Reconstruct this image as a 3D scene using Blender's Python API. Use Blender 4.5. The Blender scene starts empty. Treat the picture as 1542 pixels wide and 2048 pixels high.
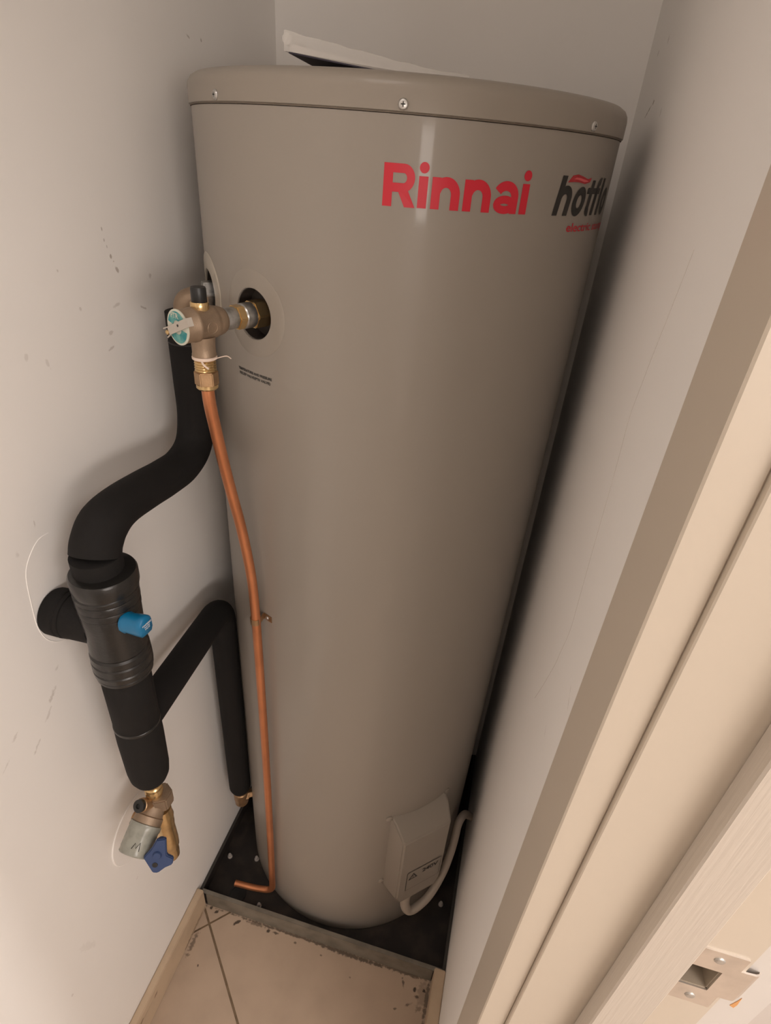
import bpy, bmesh, math, random
from mathutils import Vector, Matrix
random.seed(7)
PI = math.pi
SC = bpy.context.scene
COL = SC.collection

# ------------------------------------------------------------------ camera
cd = bpy.data.cameras.new('camera')
cam = bpy.data.objects.new('camera', cd); COL.objects.link(cam)
PITCH, YAW, ROLL = 0.55684, 0.209824, 0.0836377
cd.sensor_fit = 'VERTICAL'; cd.sensor_height = 36.0
cd.lens = 36.0 * 1146.34 / 2048.0
cd.clip_start = 0.01
_fw = Vector((-math.sin(YAW)*math.cos(PITCH), math.cos(YAW)*math.cos(PITCH), -math.sin(PITCH)))
_r0 = Vector((math.cos(YAW), math.sin(YAW), 0)); _u0 = _r0.cross(_fw)
_r = math.cos(ROLL)*_r0 + math.sin(ROLL)*_u0; _u = -math.sin(ROLL)*_r0 + math.cos(ROLL)*_u0
_m = Matrix.Identity(4)
for i in range(3):
    _m[i][0] = _r[i]; _m[i][1] = _u[i]; _m[i][2] = -_fw[i]
_m.translation = Vector((0.21127, -0.91843, 1.6598))
cam.matrix_world = _m
SC.camera = cam

# ------------------------------------------------------------------ light and exposure
SC.view_settings.view_transform = 'Standard'
SC.view_settings.look = 'None'
SC.view_settings.gamma = 1.0
SC.view_settings.use_curve_mapping = False
SC.view_settings.exposure = 0.09
SC.cycles.use_denoising = True
SC.cycles.max_bounces = 8
SC.cycles.diffuse_bounces = 6
SC.cycles.sample_clamp_indirect = 4.0

world = bpy.data.worlds.new('world'); SC.world = world
world.use_nodes = True
_bg = world.node_tree.nodes['Background']
_bg.inputs[0].default_value = (1.0, 0.86, 0.72, 1); _bg.inputs[1].default_value = 0.05

def area(name, loc, target, sx, sy, power, col):
    d = bpy.data.lights.new(name, 'AREA'); d.shape = 'RECTANGLE'; d.size = sx; d.size_y = sy
    d.energy = power; d.color = col
    o = bpy.data.objects.new(name, d); COL.objects.link(o)
    o.location = loc
    o.rotation_euler = (Vector(target) - Vector(loc)).to_track_quat('-Z', 'Y').to_euler()
    return o
WARM = (1.0, 0.91, 0.85)
area('assumed_hall_light', (1.50, -2.40, 1.58), (0.0, -0.45, 1.15), 1.2, 0.42, 20.0, WARM)  # unseen hall source, assumed; area light sized for the tank highlight, no window built
area('assumed_hall_downlight', (1.45, -0.725, 2.42), (1.45, -0.725, 0.0), 0.12, 0.12, 18.5, (1.0, 0.93, 0.88))  # unseen lamp, assumed from the light edge on the left wall
area('hall_fill_light', (1.3, -1.5, 2.42), (1.3, -1.5, 0.0), 0.6, 0.6, 13.0, (1.0, 0.93, 0.90))  # overhead fill added to balance brightness, no such ceiling lamp is known
area('closet_fill_light', (0.02, -1.15, 2.42), (0.02, -0.75, 0.0), 0.35, 0.35, 2.0, WARM)  # weak ambient fill added inside the closet, not a known lamp

# ------------------------------------------------------------------ constants of the place (metres)
XL, XR, YB, YF = -0.3142, 0.3148, 0.288, -1.62
ZC = 2.45
R = 0.28

# ------------------------------------------------------------------ helpers
ROOT = {}
def lin(c):
    return tuple(((v/255)/12.92 if v/255 <= 0.04045 else ((v/255+0.055)/1.055)**2.4) for v in c)

def mat(name, rgb, rough=0.5, metal=0.0, spec=0.5, bump=0.0, bscale=200.0, bstretch=(1, 1, 1), var=0.0, vscale=8.0, vcol=None, coat=0.0, coat_rough=0.1):
    m = bpy.data.materials.new(name); m.use_nodes = True
    nt = m.node_tree; b = nt.nodes['Principled BSDF']
    b.inputs['Roughness'].default_value = rough; b.inputs['Metallic'].default_value = metal
    b.inputs['Specular IOR Level'].default_value = spec
    b.inputs['Coat Weight'].default_value = coat; b.inputs['Coat Roughness'].default_value = coat_rough
    b.inputs['Base Color'].default_value = (*rgb, 1)
    geo = nt.nodes.new('ShaderNodeNewGeometry')
    mp = nt.nodes.new('ShaderNodeMapping'); mp.inputs['Scale'].default_value = bstretch
    nt.links.new(geo.outputs['Position'], mp.inputs['Vector'])
    if var > 0 or vcol:
        n = nt.nodes.new('ShaderNodeTexNoise'); n.inputs['Scale'].default_value = vscale; n.inputs['Detail'].default_value = 4
        nt.links.new(geo.outputs['Position'], n.inputs['Vector'])
        mx = nt.nodes.new('ShaderNodeMix'); mx.data_type = 'RGBA'
        c2 = vcol if vcol else tuple(v*(1-var) for v in rgb)
        mx.inputs[6].default_value = (*rgb, 1); mx.inputs[7].default_value = (*c2, 1)
        rp = nt.nodes.new('ShaderNodeMapRange'); rp.inputs[1].default_value = 0.4; rp.inputs[2].default_value = 0.7
        nt.links.new(n.outputs[0], rp.inputs[0]); nt.links.new(rp.outputs[0], mx.inputs[0])
        nt.links.new(mx.outputs[2], b.inputs['Base Color'])
    if bump > 0:
        n = nt.nodes.new('ShaderNodeTexNoise'); n.inputs['Scale'].default_value = bscale; n.inputs['Detail'].default_value = 3
        nt.links.new(mp.outputs[0], n.inputs['Vector'])
        bp = nt.nodes.new('ShaderNodeBump'); bp.inputs['Strength'].default_value = bump; bp.inputs['Distance'].default_value = 0.001
        nt.links.new(n.outputs[0], bp.inputs['Height']); nt.links.new(bp.outputs[0], b.inputs['Normal'])
    return m

def add_marks(m, marks, col, axes=(1, 2), edge=0.45, size=1.0, strength=1.0):
    """stains with a shape of their own: ellipses broken up by noise. marks: (u, v, half width, half height, angle, strength)"""
    nt = m.node_tree; b = nt.nodes['Principled BSDF']
    geo = nt.nodes.new('ShaderNodeNewGeometry')
    sep = nt.nodes.new('ShaderNodeSeparateXYZ'); nt.links.new(geo.outputs['Position'], sep.inputs[0])
    nz = nt.nodes.new('ShaderNodeTexNoise'); nz.inputs['Scale'].default_value = 140; nz.inputs['Detail'].default_value = 3
    nt.links.new(geo.outputs['Position'], nz.inputs['Vector'])
    def mth(op, a, c=None, d=None):
        n = nt.nodes.new('ShaderNodeMath'); n.operation = op
        for i, v in enumerate((a, c, d)):
            if v is None: continue
            if isinstance(v, (int, float)): n.inputs[i].default_value = v
            else: nt.links.new(v, n.inputs[i])
        return n.outputs[0]
    U, V = sep.outputs[axes[0]], sep.outputs[axes[1]]
    off = mth('MULTIPLY_ADD', nz.outputs[0], 2.4, -1.2)
    acc = None
    for (u, v, a, c, rot, s) in marks:
        a *= size; c *= size; s *= strength
        du, dv = mth('SUBTRACT', U, u), mth('SUBTRACT', V, v)
        cr, sr = math.cos(rot), math.sin(rot)
        x = mth('MULTIPLY', mth('ADD', mth('MULTIPLY', du, cr), mth('MULTIPLY', dv, sr)), 1/a)
        y = mth('MULTIPLY', mth('SUBTRACT', mth('MULTIPLY', dv, cr), mth('MULTIPLY', du, sr)), 1/c)
        d = mth('ADD', mth('SQRT', mth('ADD', mth('MULTIPLY', x, x), mth('MULTIPLY', y, y))), off)
        mr = nt.nodes.new('ShaderNodeMapRange'); mr.inputs[1].default_value = 1.0; mr.inputs[2].default_value = 1.0-edge
        mr.inputs[3].default_value = 0; mr.inputs[4].default_value = s
        nt.links.new(d, mr.inputs[0])
        acc = mr.outputs[0] if acc is None else mth('MAXIMUM', acc, mr.outputs[0])
    mx = nt.nodes.new('ShaderNodeMix'); mx.data_type = 'RGBA'
    inp = b.inputs['Base Color']
    if inp.is_linked:
        src = inp.links[0].from_socket; nt.links.new(src, mx.inputs[6])
    else: mx.inputs[6].default_value = inp.default_value[:]
    mx.inputs[7].default_value = (*col, 1)
    nt.links.new(acc, mx.inputs[0]); nt.links.new(mx.outputs[2], inp)

def link_mesh(name, bm, m, parent=None, smooth=True, angle=35, bevel=0.0, bseg=2):
    bmesh.ops.remove_doubles(bm, verts=bm.verts, dist=1e-6)
    if bevel > 0:
        es = [e for e in bm.edges if len(e.link_faces) == 2 and e.calc_face_angle(0) > math.radians(30)]
        bmesh.ops.bevel(bm, geom=es, offset=bevel, segments=bseg, affect='EDGES', clamp_overlap=True)
    bmesh.ops.recalc_face_normals(bm, faces=bm.faces)
    me = bpy.data.meshes.new(name)
    off = Vector((0, 0, 0))
    if parent is not None:
        r = parent
        while r.parent is not None: r = r.parent
        off = ROOT.get(r.name, Vector((0, 0, 0)))
    for v in bm.verts: v.co -= off
    bm.to_mesh(me); bm.free()
    if smooth:
        for p in me.polygons: p.use_smooth = True
        me.set_sharp_from_angle(angle=math.radians(angle))
    for mm in (m if isinstance(m, (list, tuple)) else [m]): me.materials.append(mm)
    o = bpy.data.objects.new(name, me); COL.objects.link(o)
    if parent is not None: o.parent = parent
    return o

def thing(name, loc, label, cat, group=None):
    o = bpy.data.objects.new(name, None); COL.objects.link(o); o.location = loc
    o.empty_display_size = 0.05
    ROOT[o.name] = Vector(loc)
    o['label'] = label; o['category'] = cat
    if group: o['group'] = group
    return o

def struct(o):
    o['kind'] = 'structure'; return o

def box(bm, x0, x1, y0, y1, z0, z1):
    vs = [bm.verts.new((x, y, z)) for x in (x0, x1) for y in (y0, y1) for z in (z0, z1)]
    for f in ((0,1,3,2),(4,6,7,5),(0,4,5,1),(2,3,7,6),(0,2,6,4),(1,5,7,3)):
        bm.faces.new([vs[i] for i in f])
    return bm

def boxes(*bs):
    bm = bmesh.new()
    for b in bs: box(bm, *b)
    return bm

def frame(d):
    d = Vector(d).normalized()
    a = Vector((0, 0, 1)) if abs(d.z) < 0.9 else Vector((1, 0, 0))
    x = a.cross(d).normalized(); y = d.cross(x)
    return x, y, d

def lathe(prof, origin=(0, 0, 0), axis=(0, 0, 1), seg=32, bm=None, sides=None):
    """prof: list of (radius, distance along axis). sides: polygon prism instead of a round"""
    bm = bm or bmesh.new()
    n = sides or seg
    x, y, d = frame(axis); o = Vector(origin)
    rings = []
    for r, h in prof:
        if r <= 1e-6: rings.append([bm.verts.new(o + d*h)])
        else: rings.append([bm.verts.new(o + d*h + (x*math.cos(2*PI*i/n) + y*math.sin(2*PI*i/n))*r) for i in range(n)])
    for a, b in zip(rings, rings[1:]):
        for i in range(n):
            j = (i+1) % n
            if len(a) == 1 and len(b) == 1: continue
            if len(a) == 1: bm.faces.new((a[0], b[j], b[i]))
            elif len(b) == 1: bm.faces.new((a[i], a[j], b[0]))
            else: bm.faces.new((a[i], a[j], b[j], b[i]))
    if len(rings[0]) > 1: bm.faces.new(rings[0][::-1])
    if len(rings[-1]) > 1: bm.faces.new(rings[-1])
    return bm

def smooth_path(pts, n=8):
    P = [Vector(p) for p in pts]
    P = [P[0]*2 - P[1]] + P + [P[-1]*2 - P[-2]]
    out = []
    for i in range(1, len(P)-2):
        p0, p1, p2, p3 = P[i-1], P[i], P[i+1], P[i+2]
        for k in range(n):
            t = k/n
            out.append(0.5*((2*p1) + (p2-p0)*t + (2*p0-5*p1+4*p2-p3)*t*t + (3*p1-p0-3*p2+p3)*t**3))
    out.append(P[-2]); return out

def round_corners(pts, rad, n=8):
    P = [Vector(p) for p in pts]; out = [P[0]]
    for i in range(1, len(P)-1):
        a, b, c = P[i-1], P[i], P[i+1]
        r = rad[i-1] if isinstance(rad, (list, tuple)) else rad
        d1 = (a-b).normalized(); d2 = (c-b).normalized()
        r = min(r, (a-b).length*0.49, (c-b).length*0.49)
        p, q = b + d1*r, b + d2*r
        for k in range(n+1):
            t = k/n
            out.append(p*(1-t)**2 + b*2*t*(1-t) + q*t*t)
    out.append(P[-1]); return out

def tube(path, rad, seg=20, bm=None, cap=True, round_cap=0.0):
    bm = bm or bmesh.new()
    P = [Vector(p) for p in path]
    T = []
    for i in range(len(P)):
        a = P[max(i-1, 0)]; b = P[min(i+1, len(P)-1)]; T.append((b-a).normalized())
    x, y, _ = frame(T[0])
    rings = []
    for i, p in enumerate(P):
        if i:
            q = T[i-1].rotation_difference(T[i]); x = q @ x; y = q @ y
        r = rad(i/(len(P)-1)) if callable(rad) else rad
        rings.append([bm.verts.new(p + (x*math.cos(2*PI*k/seg) + y*math.sin(2*PI*k/seg))*r) for k in range(seg)])
    for a, b in zip(rings, rings[1:]):
        for k in range(seg):
            j = (k+1) % seg; bm.faces.new((a[k], a[j], b[j], b[k]))
    if cap:
        bm.faces.new(rings[0][::-1]); bm.faces.new(rings[-1])
    return bm

def cpt(ang_deg, z, r=R):
    a = math.radians(ang_deg); return Vector((r*math.cos(a), r*math.sin(a), z))

def cyl_outline(pts, r0, thick, holes=None):
    """closed outline of (arc length from angle 0, z) wrapped on the tank; pts as (angle_deg, z)"""
    bm = bmesh.new()
    top = [bm.verts.new(cpt(a, z, r0+thick)) for a, z in pts]
    bot = [bm.verts.new(cpt(a, z, r0)) for a, z in pts]
    n = len(pts)
    bm.faces.new(top)
    for i in range(n):
        j = (i+1) % n; bm.faces.new((top[i], bot[i], bot[j], top[j]))
    return bm

def cyl_ring(ang, z, ri, ro, r0, thick, seg=48):
    bm = bmesh.new(); L = []
    for rr, h in ((ri, 0), (ri, thick), (ri+(ro-ri)*0.08, thick), (ro-(ro-ri)*0.08, thick), (ro, thick*0.3), (ro, 0)):
        ring = []
        for k in range(seg):
            t = 2*PI*k/seg; u = rr*math.cos(t)/R; v = rr*math.sin(t)
            ring.append(bm.verts.new(cpt(ang+math.degrees(u), z+v, r0+h)))
        L.append(ring)
    for a, b in zip(L, L[1:]):
        for k in range(seg):
            j = (k+1) % seg; bm.faces.new((a[k], b[k], b[j], a[j]))
    return bm

def text_mesh(body, bold=0.0, shear=0.0, spacing=1.0):
    c = bpy.data.curves.new('lettering', 'FONT'); c.body = body; c.size = 1.0
    c.offset = bold; c.shear = shear; c.space_character = spacing; c.fill_mode = 'FRONT'; c.resolution_u = 6
    o = bpy.data.objects.new('lettering', c); COL.objects.link(o)
    dg = bpy.context.evaluated_depsgraph_get(); dg.update()
    me = bpy.data.meshes.new_from_object(o.evaluated_get(dg))
    bm = bmesh.new(); bm.from_mesh(me)
    bpy.data.objects.remove(o); bpy.data.curves.remove(c); bpy.data.meshes.remove(me)
    return bm

def wrap_text(name, body, a0, a1, zb, h, m, parent, bold=0.0, shear=0.0, r=R+0.0005, spacing=1.0):
    bm = text_mesh(body, bold, shear, spacing)
    x0 = min(v.co.x for v in bm.verts); x1 = max(v.co.x for v in bm.verts)
    y1 = max(v.co.y for v in bm.verts)
    ed = [e for e in bm.edges if abs(e.verts[0].co.x-e.verts[1].co.x) > 0.12]
    bmesh.ops.subdivide_edges(bm, edges=ed, cuts=3)
    for v in bm.verts:
        v.co = cpt(a0 + (a1-a0)*(v.co.x-x0)/(x1-x0), zb + v.co.y*h/y1, r)
    return link_mesh(name, bm, m, parent, smooth=False)

def flat_text(name, body, origin, ex, ey, width, m, parent, bold=0.0, lift=0.0003, height=None):
    bm = text_mesh(body, bold)
    x0 = min(v.co.x for v in bm.verts); x1 = max(v.co.x for v in bm.verts)
    y0 = min(v.co.y for v in bm.verts); y1 = max(v.co.y for v in bm.verts)
    s = width/(x1-x0); sy = (height/(y1-y0)) if height else s
    ex, ey, o = Vector(ex).normalized(), Vector(ey).normalized(), Vector(origin)
    n = ex.cross(ey)
    for v in bm.verts:
        v.co = o + ex*((v.co.x-x0)*s - width/2) + ey*((v.co.y-(y0+y1)/2)*sy) + n*lift
    return link_mesh(name, bm, m, parent, smooth=False)

def screw_bm(pos, axis, r=0.005, h=0.002, slot=True):
    bm = lathe([(r, 0), (r, h*0.3), (r*0.8, h*0.8), (r*0.42, h)], pos, axis, 16)
    return bm

# ------------------------------------------------------------------ materials
WALL = (0.87, 0.845, 0.815)
M_wall = mat('wall_paint', WALL, 0.75, bump=0.12, bscale=120, var=0.02, vscale=3)
M_wall_left = mat('wall_paint_scuffed', WALL, 0.7, bump=0.12, bscale=120, var=0.03, vscale=2.5)
M_wall_right = mat('wall_paint_scratched', WALL, 0.75, bump=0.12, bscale=120, var=0.02, vscale=3)
M_ceil = mat('ceiling_paint', (0.75, 0.73, 0.70), 0.9)
M_trim = mat('cream_gloss_paint', (0.545, 0.475, 0.39), 0.38, bump=0.05, bscale=40, bstretch=(1, 1, 0.05))
M_grain = mat('cream_brushed_paint', (0.52, 0.46, 0.395), 0.42, bump=0.45, bscale=420, bstretch=(1, 1, 0.03))
M_white_trim = mat('white_trim_paint', (0.60, 0.565, 0.53), 0.4)
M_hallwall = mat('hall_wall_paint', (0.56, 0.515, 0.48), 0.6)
M_chip = mat('bare_timber', lin((205, 150, 95)), 0.8)
M_tile = mat('beige_tile', (0.50, 0.385, 0.29), 0.35, var=0.10, vscale=14, bump=0.05, bscale=30)
M_grout = mat('brown_grout', (0.22, 0.155, 0.095), 0.9, var=0.3, vscale=60)
M_skirt = mat('beige_skirting_tile', (0.56, 0.43, 0.30), 0.4, var=0.12, vscale=18)
M_hallfloor = mat('hall_floor', (0.40, 0.32, 0.25), 0.5)
M_tank = mat('beige_enamel', (0.312, 0.280, 0.243), 0.40, spec=0.4, coat=0.22, coat_rough=0.07)
M_lid = mat('beige_enamel_lid', (0.30, 0.265, 0.225), 0.42, spec=0.4, coat=0.15, coat_rough=0.12)
M_seam = mat('brown_seam', (0.17, 0.14, 0.11), 0.7)
M_red = mat('red_print', lin((205, 30, 52)), 0.4)
M_black_print = mat('black_print', (0.02, 0.018, 0.016), 0.45)
M_flame_dark = mat('flame_red', lin((180, 40, 50)), 0.4)
M_flame_light = mat('flame_pink', lin((225, 100, 105)), 0.4)
M_screw = mat('zinc_screw', (0.55, 0.54, 0.52), 0.35, metal=0.9)
M_rubber = mat('brown_black_rubber', (0.035, 0.027, 0.022), 0.6)
M_clearring = mat('beige_seal_ring', (0.318, 0.283, 0.242), 0.3)
M_clearring2 = mat('pale_seal_ring', (0.40, 0.36, 0.30), 0.3)
M_brass = mat('dull_brass', (0.46, 0.30, 0.17), 0.42, metal=0.85, var=0.25, vscale=60, bump=0.15, bscale=500)
M_brass_y = mat('yellow_brass', (0.66, 0.47, 0.235), 0.26, metal=0.9, var=0.2, vscale=80)
M_bronze = mat('cast_bronze', (0.34, 0.25, 0.175), 0.5, metal=0.6, var=0.15, vscale=70, bump=0.2, bscale=700)
M_silver = mat('chromed_nipple', (0.50, 0.50, 0.49), 0.3, metal=0.9, var=0.4, vscale=120)
M_copper = mat('copper', (0.66, 0.265, 0.125), 0.36, metal=0.75, var=0.15, vscale=20)
M_foam = mat('black_foam', (0.0115, 0.0105, 0.010), 0.8, spec=0.22, bump=0.2, bscale=900)
M_tape = mat('black_tape', (0.014, 0.013, 0.012), 0.28, spec=0.5, bump=0.25, bscale=160, bstretch=(1, 1, 3))
M_blackp = mat('black_plastic', (0.012, 0.012, 0.012), 0.4)
M_blue = mat('blue_plastic', lin((0, 102, 146)), 0.4)
M_white_print = mat('white_print', (0.75, 0.78, 0.8), 0.5)
M_teal = mat('teal_print', lin((25, 130, 135)), 0.4, vcol=lin((120, 175, 165)), vscale=110)
M_disc = mat('pale_disc', lin((205, 205, 190)), 0.4)
M_lever = mat('steel_lever', lin((190, 182, 172)), 0.42, metal=0.25)
M_ptfe = mat('white_tape', lin((225, 205, 190)), 0.6)
M_cover = mat('beige_plastic_cover', (0.31, 0.275, 0.235), 0.45, bump=0.05, bscale=300)
M_label = mat('warning_label', (0.30, 0.265, 0.225), 0.4)
M_conduit = mat('grey_conduit', (0.37, 0.32, 0.27), 0.5)
M_tray = mat('black_tray_paint', (0.018, 0.014, 0.012), 0.6, var=0.5, vscale=25, vcol=(0.045, 0.033, 0.026))
M_traylip = mat('dull_galvanised', (0.24, 0.215, 0.175), 0.5, metal=0.25, var=0.35, vscale=22)
M_trayrim = mat('dark_rim', (0.06, 0.056, 0.05), 0.45, metal=0.3)
M_bolt = mat('pale_bolt', (0.42, 0.38, 0.35), 0.5)
M_sleeve = mat('grey_sleeve', lin((150, 150, 140)), 0.25, var=0.2, vscale=90)
M_handle = mat('slate_blue_plastic', lin((50, 68, 106)), 0.45)
M_plate = mat('wall_cover_plate', tuple(v*0.98 for v in WALL), 0.6)
M_patch = mat('paint_edge', tuple(min(1, v*1.08) for v in WALL), 0.6)
M_crack = mat('hairline', (0.50, 0.44, 0.38), 0.8)
M_steel = mat('satin_steel', (0.74, 0.68, 0.62), 0.30, metal=0.85, var=0.15, vscale=50)
M_mortise = mat('mortise_wood', (0.30, 0.25, 0.19), 0.8)
M_paper = mat('booklet_paper', (0.62, 0.58, 0.54), 0.6)
M_papercov = mat('booklet_back_cover', lin((62, 56, 70)), 0.6)
M_bag = bpy.data.materials.new('clear_plastic_bag'); M_bag.use_nodes = True
_nt = M_bag.node_tree; _b = _nt.nodes['Principled BSDF']
_b.inputs['Base Color'].default_value = (0.9, 0.87, 0.83, 1); _b.inputs['Roughness'].default_value = 0.2
_b.inputs['Alpha'].default_value = 0.38

# marks and dirt that belong to the surfaces
add_marks(M_wall_left, [
    (-0.009,1.777,.008,.003,-.4,.6),(0.026,1.778,.003,.0045,.3,.75),(-0.251,1.557,.002,.005,.1,.7),(-0.250,1.545,.0022,.004,0,.6),(-0.247,1.537,.002,.004,0,.55),
    (-0.243,1.526,.003,.005,.2,.8),(-0.239,1.519,.002,.002,0,.6),(-0.235,1.508,.0045,.007,.4,.7),(-0.337,1.522,.003,.0035,0,.4),
    (-0.167,1.491,.007,.005,.2,.4),(-0.246,1.467,.014,.0035,0.2,.35),(-0.192,1.453,.014,.0025,-.5,.5),(-0.313,1.475,.004,.005,0,.35),(-0.267,1.436,.009,.004,.2,.4),
    (-0.273,1.416,.010,.003,.3,.45),(-0.382,1.426,.004,.012,.3,.25),(-0.409,1.443,.005,.007,.2,.25),(-0.460,1.256,.002,.012,-.1,.35),(-0.494,1.232,.006,.007,0,.2),
    (-0.492,1.040,.010,.004,.7,.25),(-0.510,1.008,.020,.006,.8,.4),(-0.525,0.985,.02,.004,.8,.3),(-0.576,1.003,.012,.005,.6,.3),(-0.555,.955,.014,.004,.7,.35),(-0.600,.975,.016,.003,.6,.25),
    (-0.469,0.438,.007,.002,.3,.4),(-0.653,0.420,.004,.006,0,.3),(-0.60,0.47,.012,.05,.5,.10)], (0.23, 0.17, 0.12), size=0.62, strength=0.75)
add_marks(M_wall_right, [(.090, 1.736, .034, .0016, -.23, .75), (.060, 1.7425, .006, .003, -.2, .8), (-.041, 1.724, .003, .006, 0, .35), (.076, 1.81, .004, .006, 0, .4), (.159, 1.806, .006, .004, 0, .25),
    (-.52, 1.245, .012, .0010, .7, .4), (-.475, 1.138, .010, .0012, .9, .25)], (0.20, 0.15, 0.11))
add_marks(M_skirt, [(-0.527, .058, .010, .004, .3, .8), (-0.577, .063, .008, .004, .3, .8), (-0.55, .059, .02, .002, 0, .4), (-.36, .01, .05, .006, 0, .6), (-.40, .005, .02, .004, 0, .8)], (0.16, 0.09, 0.045))
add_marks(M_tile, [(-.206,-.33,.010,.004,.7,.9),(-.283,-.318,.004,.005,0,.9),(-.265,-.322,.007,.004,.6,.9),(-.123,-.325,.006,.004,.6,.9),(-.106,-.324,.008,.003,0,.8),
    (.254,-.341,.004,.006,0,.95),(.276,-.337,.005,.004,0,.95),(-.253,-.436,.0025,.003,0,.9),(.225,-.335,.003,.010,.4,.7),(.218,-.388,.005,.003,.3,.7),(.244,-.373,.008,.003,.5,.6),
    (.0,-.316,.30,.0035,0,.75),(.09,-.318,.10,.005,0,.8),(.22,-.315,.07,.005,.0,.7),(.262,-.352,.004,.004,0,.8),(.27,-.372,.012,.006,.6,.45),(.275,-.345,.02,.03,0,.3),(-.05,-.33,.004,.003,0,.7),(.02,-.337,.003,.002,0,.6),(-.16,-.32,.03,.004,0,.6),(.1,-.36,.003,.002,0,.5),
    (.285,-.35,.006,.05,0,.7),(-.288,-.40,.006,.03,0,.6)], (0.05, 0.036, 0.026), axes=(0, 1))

# ------------------------------------------------------------------ the room shell
T = 0.12
struct(link_mesh('wall_left', boxes((XL-T, XL, YF-T, YB+T, 0, ZC)), M_wall_left, smooth=False))
struct(link_mesh('wall_back', boxes((XL-T, 0.445, YB, YB+T, 0, ZC)), M_wall, smooth=False))
wr = struct(link_mesh('wall_right', boxes((XR, 0.440, -0.662, YB, 0, ZC), (XR, 0.440, -1.52, -0.662, 2.07, ZC), (XR, 0.440, YF, -1.52, 0, ZC)), M_wall_right, smooth=False))
struct(link_mesh('wall_front', boxes((XL-T, 0.445, YF-T, YF, 0, ZC)), M_wall, smooth=False))
struct(link_mesh('ceiling', boxes((XL-T, 2.6, -3.4, YB+T, ZC, ZC+0.1)), M_ceil, smooth=False))
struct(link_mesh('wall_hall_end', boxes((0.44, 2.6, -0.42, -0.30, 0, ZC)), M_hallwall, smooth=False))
struct(link_mesh('wall_hall_far', boxes((2.3, 2.42, -3.4, -0.42, 0, ZC)), M_wall, smooth=False))
struct(link_mesh('wall_hall_front', boxes((0.33, 2.3, -3.4, -3.28, 0, ZC)), M_wall, smooth=False))
struct(link_mesh('wall_hall_near', boxes((0.325, 0.44, -3.28, YF-T, 0, ZC)), M_wall, smooth=False))
# hairline crack down the right wall
ck = [(-.435,1.618),(-.424,1.58),(-.413,1.541),(-.404,1.51),(-.398,1.478),(-.404,1.45),(-.410,1.419),(-.417,1.38),(-.423,1.336),(-.432,1.29),(-.436,1.254),(-.424,1.21),(-.418,1.185),(-.39,1.12),(-.362,1.066)]
link_mesh('hairline_crack', tube(smooth_path([(XR, y+random.uniform(-.001,.001), z) for y, z in ck], 4), 0.00018, 5), M_crack, wr)
# pale ridge of paint left around an older pipe hole
pr_ = [(-.445,1.232),(-.462,1.232),(-.478,1.221),(-.489,1.207),(-.494,1.19),(-.497,1.161),(-.499,1.125),(-.494,1.099),(-.484,1.083),(-.472,1.073),(-.455,1.068)]
link_mesh('paint_ridge', tube(smooth_path([(XL, y, z) for y, z in pr_], 5), 0.0007, 6), M_patch, bpy.data.objects['wall_left'])

# floor: grout bed and diagonal tiles, each its own piece
fl = struct(link_mesh('floor', boxes((XL-T, XR+0.13, YF-T, YB+T, -0.10, -0.0022)), M_grout, smooth=False))
struct(link_mesh('floor_hall', boxes((XR+0.13, 2.6, -3.4, -0.3, -0.10, 0.0)), M_hallfloor, smooth=False))
def clip(poly, f):
    out = []
    for i in range(len(poly)):
        a, b = poly[i], poly[(i+1) % len(poly)]; fa, fb = f(a), f(b)
        if fa >= 0: out.append(a)
        if fa*fb < 0:
            t = fa/(fa-fb); out.append((a[0]+(b[0]-a[0])*t, a[1]+(b[1]-a[1])*t))
    return out
S2 = math.sqrt(2); TS, G = 0.450, 0.0026
for i in range(-4, 4):
    for j in range(-5, 4):
        a0, b0 = -0.4398 + i*TS, -0.0566 + j*TS
        q = [(a0+G, b0+G), (a0+TS-G, b0+G), (a0+TS-G, b0+TS-G), (a0+G, b0+TS-G)]
        poly = [((a-b)/S2, (a+b)/S2) for a, b in q]
        for f in (lambda p: p[0]-XL-0.001, lambda p: XR+0.12-p[0], lambda p: p[1]-YF-0.001, lambda p: -0.28-p[1]):
            if poly: poly = clip(poly, f)
        if len(poly) < 3: continue
        bm = bmesh.new()
        tp = [bm.verts.new((x, y, 0.0)) for x, y in poly]; bt = [bm.verts.new((x, y, -0.0021)) for x, y in poly]
        bm.faces.new(tp); bm.faces.new(bt[::-1])
        for k in range(len(poly)): bm.faces.new((tp[k], bt[k], bt[(k+1) % len(poly)], tp[(k+1) % len(poly)]))
        link_mesh('tile', bm, M_tile, fl, smooth=False)
struct(link_mesh('baseboard_left', boxes((XL+0.0004, -0.2965, YF+0.001, -0.3175, 0.0002, 0.083)), M_skirt, bevel=0.002))
struct(link_mesh('baseboard_right', boxes((0.2885, XR-0.0004, -0.612, -0.3150, 0.0002, 0.083)), M_skirt, bevel=0.002))

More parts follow.
